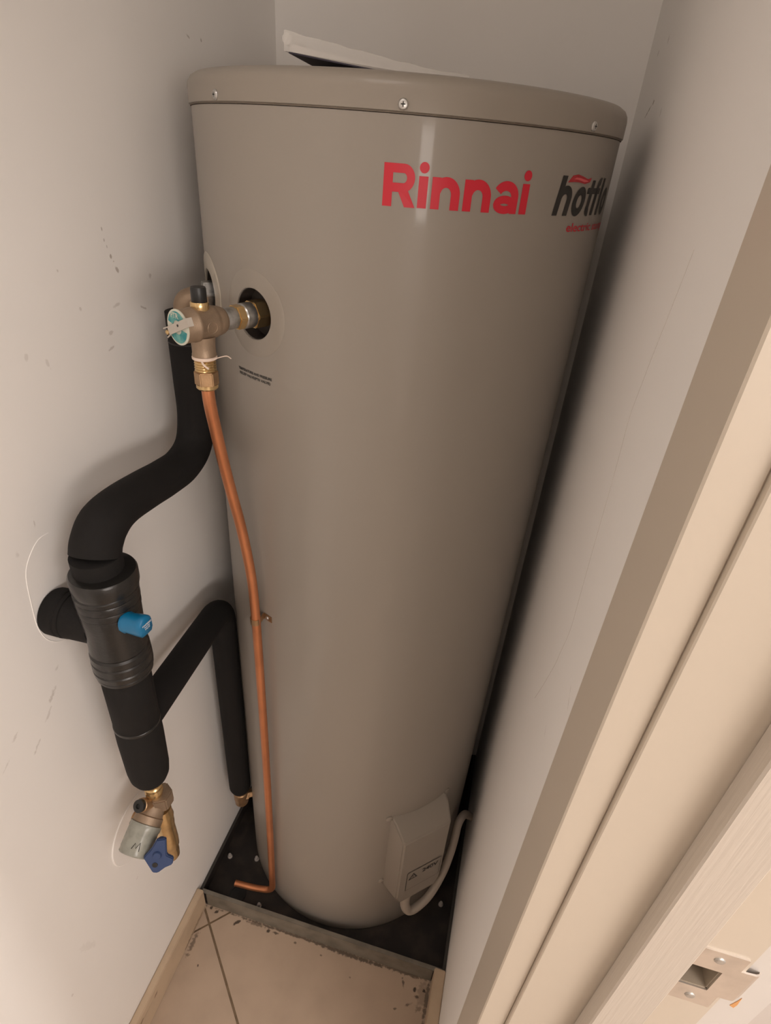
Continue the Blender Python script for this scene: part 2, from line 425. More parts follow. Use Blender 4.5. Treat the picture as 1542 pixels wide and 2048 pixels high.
# door frame: closet architrave, lining, stop, strike plate, hall architrave
df = struct(thing('door_1', (0.38, -0.684, 0), 'cream painted door frame beside the closet opening', 'door'))
del df['label'], df['category']
def dpart(name, bs, m, bev=0.0010, par=df): return link_mesh(name, boxes(*bs), m, par, smooth=False, bevel=bev, bseg=1)
ZH = 2.05
lng = dpart('lining', [(0.3178, 0.4445, -0.684, -0.6622, 0, ZH)], M_trim, 0.0009)
dpart('head_lining', [(0.3178, 0.4445, -1.520, -0.684, ZH, ZH+0.02)], M_trim)
dpart('far_lining', [(0.3178, 0.4445, -1.520, -1.500, 0, ZH)], M_trim)
dpart('architrave', [(XR-0.020, 0.3180, -0.679, -0.612, 0, ZH+0.07)], M_trim, 0.0012)
dpart('architrave', [(XR-0.020, XR, -1.575, -1.506, 0, ZH+0.07)], M_trim, 0.0012)
dpart('door_stop', [(0.3665, 0.3995, -0.7005, -0.684, 0, ZH)], M_grain, 0.0013)
dpart('hall_architrave', [(0.4445, 0.4780, -0.6800, -0.612, 0, ZH+0.07)], M_white_trim, 0.002)
# strike plate with its hole, lip and screws
Yp = -0.6852
sp = []
x0, x1, z0, z1 = 0.4075, 0.4405, 1.134, 1.2135
hx0, hx1, hz0, hz1 = 0.4080, 0.4314, 1.158, 1.188
for b in ((x0, x1, z0, hz0), (x0, x1, hz1, z1), (hx1, x1, hz0, hz1)):
    sp.append((b[0], b[1], Yp, -0.6838, b[2], b[3]))
bm = boxes(*sp)
# lip that curls to the hall side
prof = [(0.4405, Yp), (0.4455, Yp), (0.4505, Yp+0.0003), (0.4535, Yp+0.0018), (0.4555, Yp+0.0045)]
za, zb = 1.1535, 1.1965
def zlim(i): return za + (0.006 if i >= 3 else 0.0)*(i-2), zb - (0.0015 if i >= 3 else 0)*(i-2)
V = []
for i, (x, y) in enumerate(prof):
    l, h = zlim(i); V.append([bm.verts.new((x, y, l)), bm.verts.new((x, y, h)), bm.verts.new((x, y+0.0014, h)), bm.verts.new((x, y+0.0014, l))])
for a, b in zip(V, V[1:]):
    for k in range(4): bm.faces.new((a[k], b[k], b[(k+1) % 4], a[(k+1) % 4]))
bm.faces.new(V[-1]); bm.faces.new(V[0][::-1])
stp = link_mesh('strike_plate', bm, M_steel, df, smooth=False)
stp['label'] = 'satin steel strike plate screwed to the door lining'
cb = link_mesh('cutter', boxes((hx0-0.0002, hx1+0.0002, -0.70, -0.6655, hz0-0.0002, hz1+0.0002)), M_mortise)
md = lng.modifiers.new('b', 'BOOLEAN'); md.operation = 'DIFFERENCE'; md.object = cb; md.solver = 'EXACT'
_dg = bpy.context.evaluated_depsgraph_get(); _dg.update()
_ro = ROOT[df.name]
for v in cb.data.vertices: pass
_me = bpy.data.meshes.new_from_object(lng.evaluated_get(_dg)); lng.modifiers.clear(); lng.data = _me
_cm = cb.data; bpy.data.objects.remove(cb); bpy.data.meshes.remove(_cm)
bm = boxes((hx0, hx1, -0.6672, -0.6660, hz0, hz1), (hx0, hx0+0.001, -0.6838, -0.6672, hz0, hz1), (hx1-0.001, hx1, -0.6838, -0.6672, hz0, hz1), (hx0, hx1, -0.6838, -0.6672, hz0, hz0+0.001), (hx0, hx1, -0.6838, -0.6672, hz1-0.001, hz1))
link_mesh('mortise', bm, M_mortise, stp, smooth=False)
for zz in (1.2030, 1.1440):
    link_mesh('screw', screw_bm((0.4243, Yp, zz), (0, -1, 0), 0.0037, 0.0012), M_screw, stp)
bm = bmesh.new()
_t = [bm.verts.new((x, -0.6804, z)) for x, z in ((.4560, 1.1365), (.4592, 1.1345), (.4598, 1.1405), (.4588, 1.1520), (.4580, 1.1460))]
_d = [bm.verts.new((v.co.x, -0.6796, v.co.z)) for v in _t]
bm.faces.new(_t); bm.faces.new(_d[::-1])
for k in range(5): bm.faces.new((_t[k], _d[k], _d[(k+1) % 5], _t[(k+1) % 5]))
link_mesh('paint_chip', bm, M_chip, df, smooth=False)

# ------------------------------------------------------------------ water heater
wh = thing('water_heater', (0, 0, 0.010), 'tall beige cylindrical electric hot water heater standing in the black drip tray', 'water heater')
ZS = 1.6947
rings = [(0.0, 0.010), (0.272, 0.010), (0.2775, 0.0115), (0.2793, 0.0140), (R, 0.020)] + [(R, 0.020 + (ZS-0.002-0.020)*k/24) for k in range(1, 25)] + [(R-0.004, ZS-0.0005), (0, ZS)]
bm = lathe(rings, (0, 0, 0), (0, 0, 1), 256)
body = link_mesh('tank_body', bm, M_tank, wh, angle=50)
HOT, PTR, ZP = -140.5, -114.5, 1.482
def cut_hole(o, ang, z, rad, depth):
    a = math.radians(ang); d = Vector((math.cos(a), math.sin(a), 0))
    cb = lathe([(rad, 0), (rad, 0.08)], d*(R-depth) + Vector((0, 0, z)), d, 40)
    c = link_mesh('cutter', cb, M_rubber)
    md = o.modifiers.new('b', 'BOOLEAN'); md.operation = 'DIFFERENCE'; md.object = c; md.solver = 'EXACT'
    dg = bpy.context.evaluated_depsgraph_get(); dg.update()
    me = bpy.data.meshes.new_from_object(o.evaluated_get(dg))
    o.modifiers.clear(); old = o.data; o.data = me; bpy.data.meshes.remove(old)
    cm = c.data; bpy.data.objects.remove(c); bpy.data.meshes.remove(cm)
bpy.context.view_layer.update()
for ang in (HOT, PTR): cut_hole(body, ang, ZP, 0.0305, 0.022)
body.data.name = 'tank_body'
for p in body.data.polygons: p.use_smooth = True
body.data.set_sharp_from_angle(angle=math.radians(40))
def radial(ang): a = math.radians(ang); return Vector((math.cos(a), math.sin(a), 0))
for ang in (HOT, PTR):
    d = radial(ang); o = d*(R-0.0215) + Vector((0, 0, ZP))
    bm = lathe([(0.0, 0), (0.0302, 0.0), (0.0302, 0.0195), (0.0296, 0.0195), (0.0296, 0.0006), (0, 0.0006)], o, d, 40)
    link_mesh('port_recess', bm, M_rubber, wh)
link_mesh('port_ring', cyl_ring(PTR, ZP, 0.0312, 0.0520, R, 0.0006), M_clearring, wh)
link_mesh('port_ring', cyl_ring(HOT, ZP, 0.0312, 0.0520, R, 0.0016), M_clearring2, wh)
RL = R + 0.0026
link_mesh('lid', lathe([(0, ZS), (RL-0.001, ZS), (RL, ZS+0.0006), (RL, 1.7130), (RL-0.001, 1.7180), (RL-0.004, 1.7225), (RL-0.009, 1.7255), (RL-0.016, 1.7265), (0, 1.7290)], (0, 0, 0), (0, 0, 1), 256), M_lid, wh, angle=50)
link_mesh('lid_seam', lathe([(R-0.01, ZS-0.0013), (R+0.0012, ZS-0.0013), (R+0.0012, ZS-0.0001), (R-0.01, ZS-0.0001)], (0, 0, 0), (0, 0, 1), 128), M_seam, wh)  # thin brown band along the joint under the lid
s0 = None
for k in range(8):
    ang = -78 + 45.7*(k if k < 4 else k-8)
    bm = screw_bm(cpt(ang, 1.7005, RL), radial(ang), 0.0050, 0.0026)
    for t in (0, PI/2):   # cross recess
        d = radial(ang); tx = Vector((-d.y, d.x, 0))
        e1 = tx*math.cos(t)+Vector((0,0,1))*math.sin(t); e2 = d.cross(e1)
        c = cpt(ang, 1.7005, RL+0.00262)
    o = link_mesh('lid_screw', bm, M_screw, wh)
    bm2 = bmesh.new()
    d = radial(ang); tx = Vector((-d.y, d.x, 0)); zz = Vector((0, 0, 1)); c = cpt(ang, 1.7005, RL+0.0027)
    for e1, e2 in ((tx, zz), (zz, tx)):
        vs = [bm2.verts.new(c + e1*sx*0.0022 + e2*sy*0.0005) for sx, sy in ((-1,-1),(1,-1),(1,1),(-1,1))]
        bm2.faces.new(vs)
    link_mesh('cross_slot', bm2, M_black_print, o, smooth=False)
# printing on the tank
def strokes(name, lines, m, parent, shear=0.0, r=R+0.0005):
    """letters drawn as strokes in millimetres of arc and height; each line is (points, width)"""
    bm = bmesh.new()
    for pts, w in lines:
        if w is None:
            bm.faces.new([bm.verts.new(cpt(math.degrees((q[0]+shear*(q[1]-1615))/1000/R), q[1]/1000, r)) for q in pts]); continue
        P = [Vector((p[0], p[1], 0)) for p in pts]; L = []
        closed = (P[0]-P[-1]).length < 1e-6
        if closed: P = P[:-1]
        n = len(P)
        for k in range(n):
            a_ = P[k-1] if (k or closed) else P[k]; c_ = P[(k+1) % n] if (k < n-1 or closed) else P[k]
            d0 = (P[k]-a_).normalized() if (P[k]-a_).length else (c_-P[k]).normalized()
            d1 = (c_-P[k]).normalized() if (c_-P[k]).length else d0
            nn = Vector((-(d0+d1).y, (d0+d1).x, 0)).normalized(); k_ = 1/max(0.4, nn.dot(Vector((-d0.y, d0.x, 0))))
            L.append([P[k]+nn*w/2*k_, P[k]-nn*w/2*k_])
        V = []
        for pair in L:
            V.append([bm.verts.new(cpt(math.degrees((q.x+shear*(q.y-1615))/1000/R), q.y/1000, r)) for q in pair])
        for k in range(n if closed else n-1):
            p_, q_ = V[k], V[(k+1) % n]; bm.faces.new((p_[0], p_[1], q_[1], q_[0]))
    return link_mesh(name, bm, m, parent, smooth=False)
def arc(cx_, cz_, rx, rz, a0, a1, n=14):
    return [(cx_+rx*math.cos(math.radians(a0+(a1-a0)*k/n)), cz_+rz*math.sin(math.radians(a0+(a1-a0)*k/n))) for k in range(n+1)]
def seg(p, q, n=4): return [(p[0]+(q[0]-p[0])*k/n, p[1]+(q[1]-p[1])*k/n) for k in range(n+1)]
def stem(x0_, x1_, z0_, z1_): return (seg(((x0_+x1_)/2, z0_), ((x0_+x1_)/2, z1_)), x1_-x0_)
def dot(cx_, cz_, r_): return (arc(cx_, cz_, r_/2, r_/2, 0, 360, 20)[:-1]+[(cx_+r_/2, cz_)], r_)
def letter_n(x0_, x1_, w, zt, z0_=1615.3, r0=11.0):
    c_ = (x0_+x1_)/2; rx = (x1_-x0_)/2-w/2
    return [(arc(c_, zt-w/2-r0, rx, r0, 165, 0)+seg((x1_-w/2, zt-w/2-r0), (x1_-w/2, z0_))[1:], w)]
W_ = 9.3
RI = [stem(-395.5, -386.2, 1615, 1653), (seg((-387, 1649), (-375.5, 1649))+arc(-375.5, 1640.6, 7.4, 8.4, 90, -90)[1:]+seg((-375.5, 1632.2), (-387, 1632.2))[1:], 8.0), ([(-383.0, 1634), (-372.5, 1634), (-362.3, 1615), (-373.0, 1615)], None)]
RI += [stem(-360, -350.7, 1615.3, 1643.6), dot(-355.4, 1651.0, 4.9)]
RI += [stem(-346.5, -337.5, 1615.3, 1643.8)] + letter_n(-346.5, -316.8, W_, 1644.6)
RI += [stem(-312.7, -303.7, 1615.3, 1643.8)] + letter_n(-312.7, -282.6, W_, 1644.6)
RI += [(arc(-265.2, 1630.8, 11.0, 9.9, 152, 0)+seg((-254.2, 1630.8), (-254.2, 1615.3))[1:], 8.8), (arc(-265.6, 1623.4, 9.4, 4.8, 0, 360, 24), 7.4)]
RI += [stem(-246.2, -237.0, 1615.3, 1643.6), dot(-241.4, 1651.0, 4.9)]
strokes('red_lettering', RI, M_red, wh)
W_ = 8.4
HF = [stem(-197.6, -189.2, 1615, 1653.8)] + letter_n(-197.6, -171.0, W_, 1644.6, 1615, 9.5)
HF += [(arc(-153.2, 1629.3, 9.2, 10.8, 0, 360, 26), 8.2)]
HF += [(seg((-128.5, 1651), (-128.5, 1621))+arc(-124.6, 1621.0, 3.9, 2.9, 180, 300, 6)[1:], 8.0), (seg((-139.5, 1640.3), (-101.5, 1640.3)), 6.2)]
HF += [(seg((-111.5, 1615), (-111.5, 1645))+arc(-105.4, 1645.0, 6.1, 5.2, 180, 75, 8)[1:], 8.0)]
HF += [stem(-97.0, -88.8, 1615, 1653.8), (arc(-70.5, 1629.3, 9.2, 10.8, 0, 360, 26), 8.2)]
strokes('black_lettering', HF, M_black_print, wh, shear=0.19)
link_mesh('flame_mark', cyl_outline([(-36.78,1.6477),(-35.3,1.6544),(-33.39,1.6557),(-31.03,1.6539),(-28.62,1.6517),(-27.02,1.6532),(-27.5,1.649),(-29.82,1.647),(-32.48,1.6484),(-34.77,1.6484)], R, 0.0007), M_flame_dark, wh, smooth=False)
link_mesh('flame_core', cyl_outline([(-34.9,1.6512),(-34.0,1.6527),(-32.45,1.6525),(-28.93,1.6503),(-28.4,1.6495),(-30.27,1.6487),(-32.85,1.6505)], R, 0.0009), M_flame_light, wh, smooth=False)
wrap_text('small_red_lettering', 'electric storage', -33.8, -6.5, 1.5985, 0.0088, M_red, wh, bold=0.012)
wrap_text('valve_lettering', 'TEMPERATURE AND PRESSURE', -122.2, -108.6, 1.4045, 0.0034, M_black_print, wh, bold=0.035)
wrap_text('valve_lettering', 'RELIEF VALVE(PTR VALVE)', -121.7, -109.2, 1.3985, 0.0034, M_black_print, wh, bold=0.03)

# element cover box low on the tank
nb = radial(-47.5); tb = Vector((-nb.y, nb.x, 0)); zb_ = Vector((0, 0, 1))
def bx(u, w, z): return nb*w + tb*u + zb_*z
bm = bmesh.new()
def loop(pts): return [bm.verts.new(p) for p in pts]
W0, W1 = 0.068, 0.0585
L0 = loop([bx(-W0, 0.262, 0.505), bx(W0, 0.262, 0.505), bx(W0, 0.262, 0.235), bx(W0-0.018, 0.262, 0.205), bx(-W0+0.018, 0.262, 0.205), bx(-W0, 0.262, 0.235)])
L1 = loop([bx(-W0+.003, 0.290, 0.494), bx(W0-.003, 0.290, 0.494), bx(W0-.003, 0.290, 0.237), bx(W0-0.018, 0.290, 0.207), bx(-W0+0.018, 0.290, 0.207), bx(-W0+.003, 0.290, 0.237)])
L2 = loop([bx(-W1, 0.318, 0.462), bx(W1, 0.318, 0.462), bx(W1, 0.320, 0.239), bx(W1-0.010, 0.320, 0.212), bx(-W1+0.010, 0.320, 0.212), bx(-W1, 0.320, 0.239)])
for a, b in ((L0, L1), (L1, L2)):
    for k in range(6): bm.faces.new((a[k], a[(k+1) % 6], b[(k+1) % 6], b[k]))
bm.faces.new(L2); bm.faces.new(L0[::-1])
ec = link_mesh('element_cover', bm, M_cover, wh, bevel=0.004, bseg=3)
for u, z in ((-0.071, 0.498), (0.071, 0.498), (-0.071, 0.245), (0.071, 0.245)):
    c = bx(u, 0, z); q = Vector((c.x, c.y, 0)); ang = -47.5 + math.degrees(math.asin(u/R))
    link_mesh('cover_tab', lathe([(0.0075, -0.002), (0.0075, 0.0022), (0.0045, 0.0034), (0.0, 0.0036)], cpt(ang, z), radial(ang), 14), M_cover, ec)
# warning label
lw, lz0, lz1, wv = 0.040, 0.262, 0.335, 0.3203
bm = bmesh.new()
vs = [bm.verts.new(bx(u, wv+0.0006-0.002*(z-0.239)/0.223, z)) for u, z in ((-lw+.002, lz0), (lw+.010, lz0), (lw+.010, lz1), (-lw+.002, lz1))]
bm.faces.new(vs)
lb = link_mesh('warning_label', bm, M_label, ec, smooth=False)
def lbl(u, z, k=0.0009): return bx(u, wv+k-0.002*(z-0.239)/0.223, z)
bm = bmesh.new()
o_ = [(-.034, .303), (-.010, .303), (-.022, .327)]; i_ = [(-.029, .306), (-.015, .306), (-.022, .320)]
ov = [bm.verts.new(lbl(*p)) for p in o_]; iv = [bm.verts.new(lbl(*p)) for p in i_]
for k in range(3): bm.faces.new((ov[k], ov[(k+1) % 3], iv[(k+1) % 3], iv[k]))
bm.faces.new([bm.verts.new(lbl(*p)) for p in ((-.0228,.3105),(-.0212,.3105),(-.0208,.317),(-.0232,.317))])
bm.faces.new([bm.verts.new(lbl(*p)) for p in ((-.0228,.3075),(-.0212,.3075),(-.0212,.3092),(-.0228,.3092))])
link_mesh('warning_sign', bm, M_black_print, ec, smooth=False)
bm = bmesh.new()
fr = [(-lw+.002, lz0), (lw+.010, lz0), (lw+.010, lz1), (-lw+.002, lz1)]; fi = [(-lw+.0028, lz0+.0008), (lw+.0092, lz0+.0008), (lw+.0092, lz1-.0008), (-lw+.0028, lz1-.0008)]
fo_, fi_ = [bm.verts.new(lbl(*p)) for p in fr], [bm.verts.new(lbl(*p)) for p in fi]
for k in range(4): bm.faces.new((fo_[k], fo_[(k+1) % 4], fi_[(k+1) % 4], fi_[k]))
link_mesh('label_border', bm, M_black_print, ec, smooth=False)
flat_text('warning_lettering', '240V', lbl(0.022, 0.316), tb, zb_, 0.042, M_black_print, ec, bold=0.03, lift=0.0002, height=0.015)

# ------------------------------------------------------------------ pressure relief valve
dP = radial(PTR); tP = Vector((-dP.y, dP.x, 0)); UP = Vector((0, 0, 1))
def ax(s): return dP*s + Vector((0, 0, ZP))
rv = thing('relief_valve', ax(0.355), 'bronze pressure relief valve with teal disc, screwed into the tank port', 'valve')
link_mesh('hex_nut', lathe([(0.0175, 0.2615), (0.0175, 0.2845)], Vector((0,0,ZP)), dP, sides=6), M_brass_y, rv, bevel=0.0012)
link_mesh('collar', lathe([(0.0135, 0.283), (0.0150, 0.2845), (0.0150, 0.298), (0.0138, 0.2995)], Vector((0,0,ZP)), dP, 28), M_silver, rv)
link_mesh('hex_nut', lathe([(0.0152, 0.2985), (0.0152, 0.3095)], Vector((0,0,ZP)), dP, sides=6), M_brass_y, rv, bevel=0.001)
link_mesh('nipple', lathe([(0.0122, 0.309), (0.0128, 0.3105), (0.0128, 0.3265), (0.0118, 0.328)], Vector((0,0,ZP)), dP, 28), M_silver, rv)
bm = lathe([(0.0115, 0.324), (0.0140, 0.3262), (0.0158, 0.330), (0.0172, 0.337), (0.0172, 0.3392), (0.0180, 0.3402), (0.0184, 0.3440), (0.0184, 0.3640), (0.0192, 0.3650), (0.0192, 0.3685), (0.0184, 0.3695), (0.0184, 0.3820), (0.0172, 0.3845)], Vector((0,0,ZP)), dP, 40)
vb = link_mesh('valve_body', bm, M_bronze, rv, angle=40)
ringp = [ax(0.353 + 0.0065*math.cos(t)) + (tP*math.cos(0.1+0.36*math.sin(t)) + UP*(-math.sin(0.1+0.36*math.sin(t))))*0.0184 for t in [2*PI*k/24 for k in range(25)]]
link_mesh('cast_mark', tube(ringp, 0.0005, 6, cap=False), M_bronze, vb)
Po = Vector((-0.1472, -0.3230, 0))
link_mesh('cap_collar', lathe([(0.0098, 1.494), (0.0104, 1.500), (0.0104, 1.5045), (0.0096, 1.506)], Po, UP, 28), M_brass_y, rv)
link_mesh('test_cap', lathe([(0.0082, 1.505), (0.0086, 1.506), (0.0086, 1.5195), (0.0080, 1.5215), (0, 1.5220)], Po, UP, 24), M_blackp, rv)
link_mesh('outlet', lathe([(0.0146, 1.468), (0.0138, 1.4625), (0.0134, 1.456), (0.0134, 1.449), (0.0140, 1.4475), (0.0140, 1.4455), (0.0126, 1.4448)], Po, UP, 32), M_bronze, rv)
bmx = lathe([(0.0138, 1.4452), (0.0146, 1.4440), (0.0144, 1.4420), (0.0130, 1.4412)], Po, UP, 28)
tube(smooth_path([Po+Vector((.010,-.010,1.4425)), Po+Vector((.018,-.004,1.4455)), Po+Vector((.026,.004,1.4470)), Po+Vector((.031,.006,1.4440))], 6), 0.0006, 6, bmx)
tube(smooth_path([Po+Vector((.004,-.0138,1.442)), Po+Vector((.007,-.0146,1.4385)), Po+Vector((.012,-.0135,1.4345))], 6), 0.0012, 6, bmx)
link_mesh('thread_tape', bmx, M_ptfe, rv)
bmx = bmesh.new(); prof = []
for k in range(5): prof += [(0.0118, 1.4415-0.003*k), (0.0128, 1.4402-0.003*k), (0.0118, 1.4389-0.003*k)]
link_mesh('thread', lathe(prof, Po, UP, 28), M_brass_y, rv)
link_mesh('compression_nut', lathe([(0.0145, 1.4270), (0.0145, 1.4105)], Po, UP, sides=6), M_brass, rv, bevel=0.001)
link_mesh('nut_collar', lathe([(0.0128, 1.4110), (0.0130, 1.4070), (0.0115, 1.4052)], Po, UP, 28), M_brass_y, rv)
# disc with teal print and steel easing lever
cD = 0.3845
dk = link_mesh('disc', lathe([(0.0186, cD-0.0008), (0.0194, cD-0.0004), (0.0194, cD+0.0010), (0.0184, cD+0.0012), (0, cD+0.0012)], Vector((0,0,ZP)), dP, 40), M_disc, rv)
def disc_sector(a0, a1, r0, r1, m, n=14):
    bm = bmesh.new(); A = []; B = []
    for k in range(n+1):
        t = math.radians(a0+(a1-a0)*k/n); e = tP*math.cos(t) + UP*math.sin(t)
        A.append(bm.verts.new(ax(cD+0.0015)+e*r0)); B.append(bm.verts.new(ax(cD+0.0015)+e*r1))
    for k in range(n): bm.faces.new((A[k], B[k], B[k+1], A[k+1]))
    return link_mesh('printed_sector', bm, m, dk, smooth=False)
disc_sector(15, 165, 0.0075, 0.0172, M_teal); disc_sector(195, 350, 0.0075, 0.0172, M_teal)
flat_text('disc_lettering', 'PTR', ax(cD+0.0012)+UP*0.0125+tP*-0.003, tP*-1 if False else tP, UP, 0.014, M_disc, dk, bold=0.02, lift=0.0)
for o in [c for c in dk.children if c.name.startswith('disc_lettering')]:
    for v in o.data.vertices: v.co += dP*0.0006
def bar(p0, p1, n, w, th, bm):
    p0, p1, n = Vector(p0), Vector(p1), Vector(n).normalized(); d = (p1-p0).normalized(); s = d.cross(n)
    vs = [bm.verts.new(p + s*a*w/2 + n*b*th) for p in (p0, p1) for a, b in ((-1, 0), (1, 0), (1, 1), (-1, 1))]
    for f in ((0,1,2,3),(4,7,6,5),(0,4,5,1),(1,5,6,2),(2,6,7,3),(3,7,4,0)): bm.faces.new([vs[i] for i in f])
    return bm
bm = bmesh.new()
lz = cD+0.0035
_la = math.radians(24); lX = tP*math.cos(_la) + UP*math.sin(_la); lY = -tP*math.sin(_la) + UP*math.cos(_la)
bar(ax(lz)+lX*-0.015, ax(lz)+lX*0.026, dP, 0.0092, 0.0012, bm)
bar(ax(lz)+lX*-0.0235+lY*0.0044, ax(lz)+lX*-0.0145+lY*0.0040, dP, 0.0013, 0.0012, bm)
bar(ax(lz)+lX*-0.0215+lY*-0.0060, ax(lz)+lX*-0.0140+lY*-0.0045, dP, 0.0013, 0.0012, bm)
bar(ax(lz)+lX*0.0250, ax(lz-0.006)+lX*0.0256, lX, 0.0092, 0.001, bm)
lv = link_mesh('easing_lever', bm, M_lever, rv, smooth=False)
link_mesh('lever_slot', lathe([(0.0014, 0), (0.0014, 0.0003)], ax(lz+0.0013)+lX*0.007+lY*0.001, dP, 12), M_black_print, lv)
link_mesh('pin', lathe([(0.0024, -0.004), (0.0030, 0.0), (0.0026, 0.0022), (0.0012, 0.0032), (0, 0.0034)], ax(lz)+lX*-0.0175+lY*-0.001, dP, 16), M_brass_y, rv)

# ------------------------------------------------------------------ copper drain from the relief valve
dp = thing('drain_pipe', (-0.133, -0.262, 0.03), 'bare copper drain pipe clipped down the front of the tank', 'pipe')
cp = [(-.1472,-.323,1.410), (-.1472,-.3215,1.385), (-.148,-.312,1.345), (-.150,-.297,1.293), (-.1485,-.284,1.235), (-.144,-.275,1.18), (-.138,-.2705,1.118), (-.1335,-.2700,1.068), (-.1325,-.2680,1.008),
      (-.1335,-.2645,.940), (-.1335,-.2630,.80), (-.1335,-.2620,.63), (-.1345,-.2610,.45), (-.1370,-.2590,.25), (-.139,-.2580,.12)]
path = smooth_path(cp, 6)
path = path + round_corners([path[-1], (-.140,-.2575,.052), (-.185,-.262,.044), (-.240,-.266,.046)], [0.030, 0.02], 8)[1:]
link_mesh('copper_tube', tube(path, 0.0077, 20), M_copper, dp)
pc = Vector((-.1330, -.2660, .985)); dc = radial(-119.0); tc = Vector((-dc.y, dc.x, 0))
bm = bmesh.new()
cl = [pc + (tc*math.cos(t) + dc*math.sin(t))*0.0092 for t in [PI*k/12 for k in range(13)]]
for w0, w1 in ((0, 0),): pass
ribbon = cl + [cpt(-119.0+3.0, .985, R+0.0012)*1.0 + Vector((0,0,0)), cpt(-119.0+6.2, .985, R+0.0012)]
ribbon = [cpt(-119.0+6.4, .985, R+0.0010), cpt(-119.0+2.6, .985, R+0.0012)] + cl[1:] + [cpt(-119.0-2.2, .985, R+0.001)]
for k in range(len(ribbon)-1):
    a, b = ribbon[k], ribbon[k+1]; nn = (b-a).cross(UP).normalized()
    vs = [bm.verts.new(p + UP*z + nn*t) for p in (a, b) for z, t in ((-.006, -.0005), (.006, -.0005), (.006, .0007), (-.006, .0007))]
    for f in ((0,1,2,3),(4,7,6,5),(0,4,5,1),(1,5,6,2),(2,6,7,3),(3,7,4,0)): bm.faces.new([vs[i] for i in f])
pcl = link_mesh('pipe_clip', bm, M_brass, dp, smooth=False)
link_mesh('clip_screw', screw_bm(cpt(-114.6, .985, R+0.0016), radial(-114.6), 0.0036, 0.0022), M_screw, pcl)

# ------------------------------------------------------------------ hot outlet: elbow and lagged pipe
dH = radial(HOT)
hx, hy = -0.2438, -0.2010
hp = thing('hot_water_pipe', (hx, hy, 1.20), 'black foam lagged hot water pipe with brass elbow bending off the tank top outlet', 'pipe')
link_mesh('hex_nut', lathe([(0.0170, 0.262), (0.0170, 0.290)], Vector((0,0,ZP)), dH, sides=6), M_silver, hp, bevel=0.001)
ep = round_corners([dH*0.286+UP*(ZP-.007), dH*0.316+UP*(ZP-.007), Vector((hx, hy, 1.445))], 0.0145, 8)
link_mesh('brass_elbow', tube(ep, lambda t: 0.0150 if 0.12 < t else 0.0165, 24), M_bronze, hp)
lag = [(hx, hy, 1.4585), (hx, hy, 1.42), (hx, hy, 1.36), (hx, hy-.001, 1.308), (-.2438,-.2170,1.2665), (-.2425,-.2545,1.2500), (-.241,-.3013,1.2519), (-.239,-.3496,1.2590), (-.2355,-.4060,1.2660), (-.2330,-.4400,1.2620), (-.2308,-.4595,1.2480), (-.230,-.467,1.2345)]
bm = tube(smooth_path(lag, 6), lambda t: 0.0268 + 0.0022*max(0, min(1, (t-0.72)/0.1)), 32)
link_mesh('foam_lagging', bm, M_foam, hp, angle=60)
# joint in the lagging just under the elbow
link_mesh('lagging_joint', lathe([(0.0266, 1.4200), (0.0272, 1.4195), (0.0272, 1.4180), (0.0266, 1.4175)], Vector((hx, hy, 0)), UP, 32), M_blackp, hp)

# ------------------------------------------------------------------ tempering valve wrapped in black
VX, VY = -0.2265, -0.467
tv = thing('tempering_valve', (VX, VY, 1.125), 'black wrapped tempering valve with blue cap, mounted off the scuffed wall', 'valve')
A = Vector((VX, VY, 0))
link_mesh('top_sleeve', lathe([(0.0270, 1.2360), (0.0292, 1.2350), (0.0292, 1.2130), (0.027, 1.2120)], Vector((-.2300, -.467, 0)), UP, 36), M_foam, tv)
link_mesh('top_flange', lathe([(0.030, 1.2150), (0.0375, 1.2140), (0.0392, 1.2110), (0.0392, 1.1960), (0.0380, 1.1905), (0.0362, 1.1895)], A+Vector((.0015,0,0)), UP, 44), M_tape, tv, angle=30)
prof = [(0.0350, 1.1905), (0.0362, 1.1885), (0.0378, 1.1870), (0.0380, 1.1820), (0.0366, 1.1800), (0.0376, 1.1780), (0.0377, 1.1700), (0.0364, 1.1680), (0.0372, 1.1660), (0.0372, 1.1590), (0.0358, 1.1570), (0.0364, 1.1550), (0.0360, 1.1400), (0.0355, 1.1250), (0.0355, 1.0980), (0.0362, 1.0930),
        (0.0350, 1.0900), (0.0370, 1.0870), (0.0374, 1.0780), (0.0362, 1.0760), (0.0376, 1.0740), (0.0379, 1.0640), (0.0366, 1.0620), (0.0378, 1.0600), (0.0372, 1.0520), (0.0345, 1.0505), (0.0362, 1.0490), (0.0360, 1.0450), (0.033, 1.0430)]
link_mesh('wrapped_body', lathe(prof, A, UP, 44), M_tape, tv, angle=28)
# branch into the wall
link_mesh('wall_elbow', lathe([(0.030, 0.020), (0.0305, 0.052), (0.0312, 0.0575), (0.0295, 0.0585), (0.0312, 0.0595), (0.0318, 0.0640), (0.0305, 0.0660), (0.0316, 0.0680), (0.0312, 0.0840), (0.030, 0.0868)], A+Vector((0, -.0005, 1.125)), (-1, -0.02, -0.0), 40), M_foam, tv, angle=30)
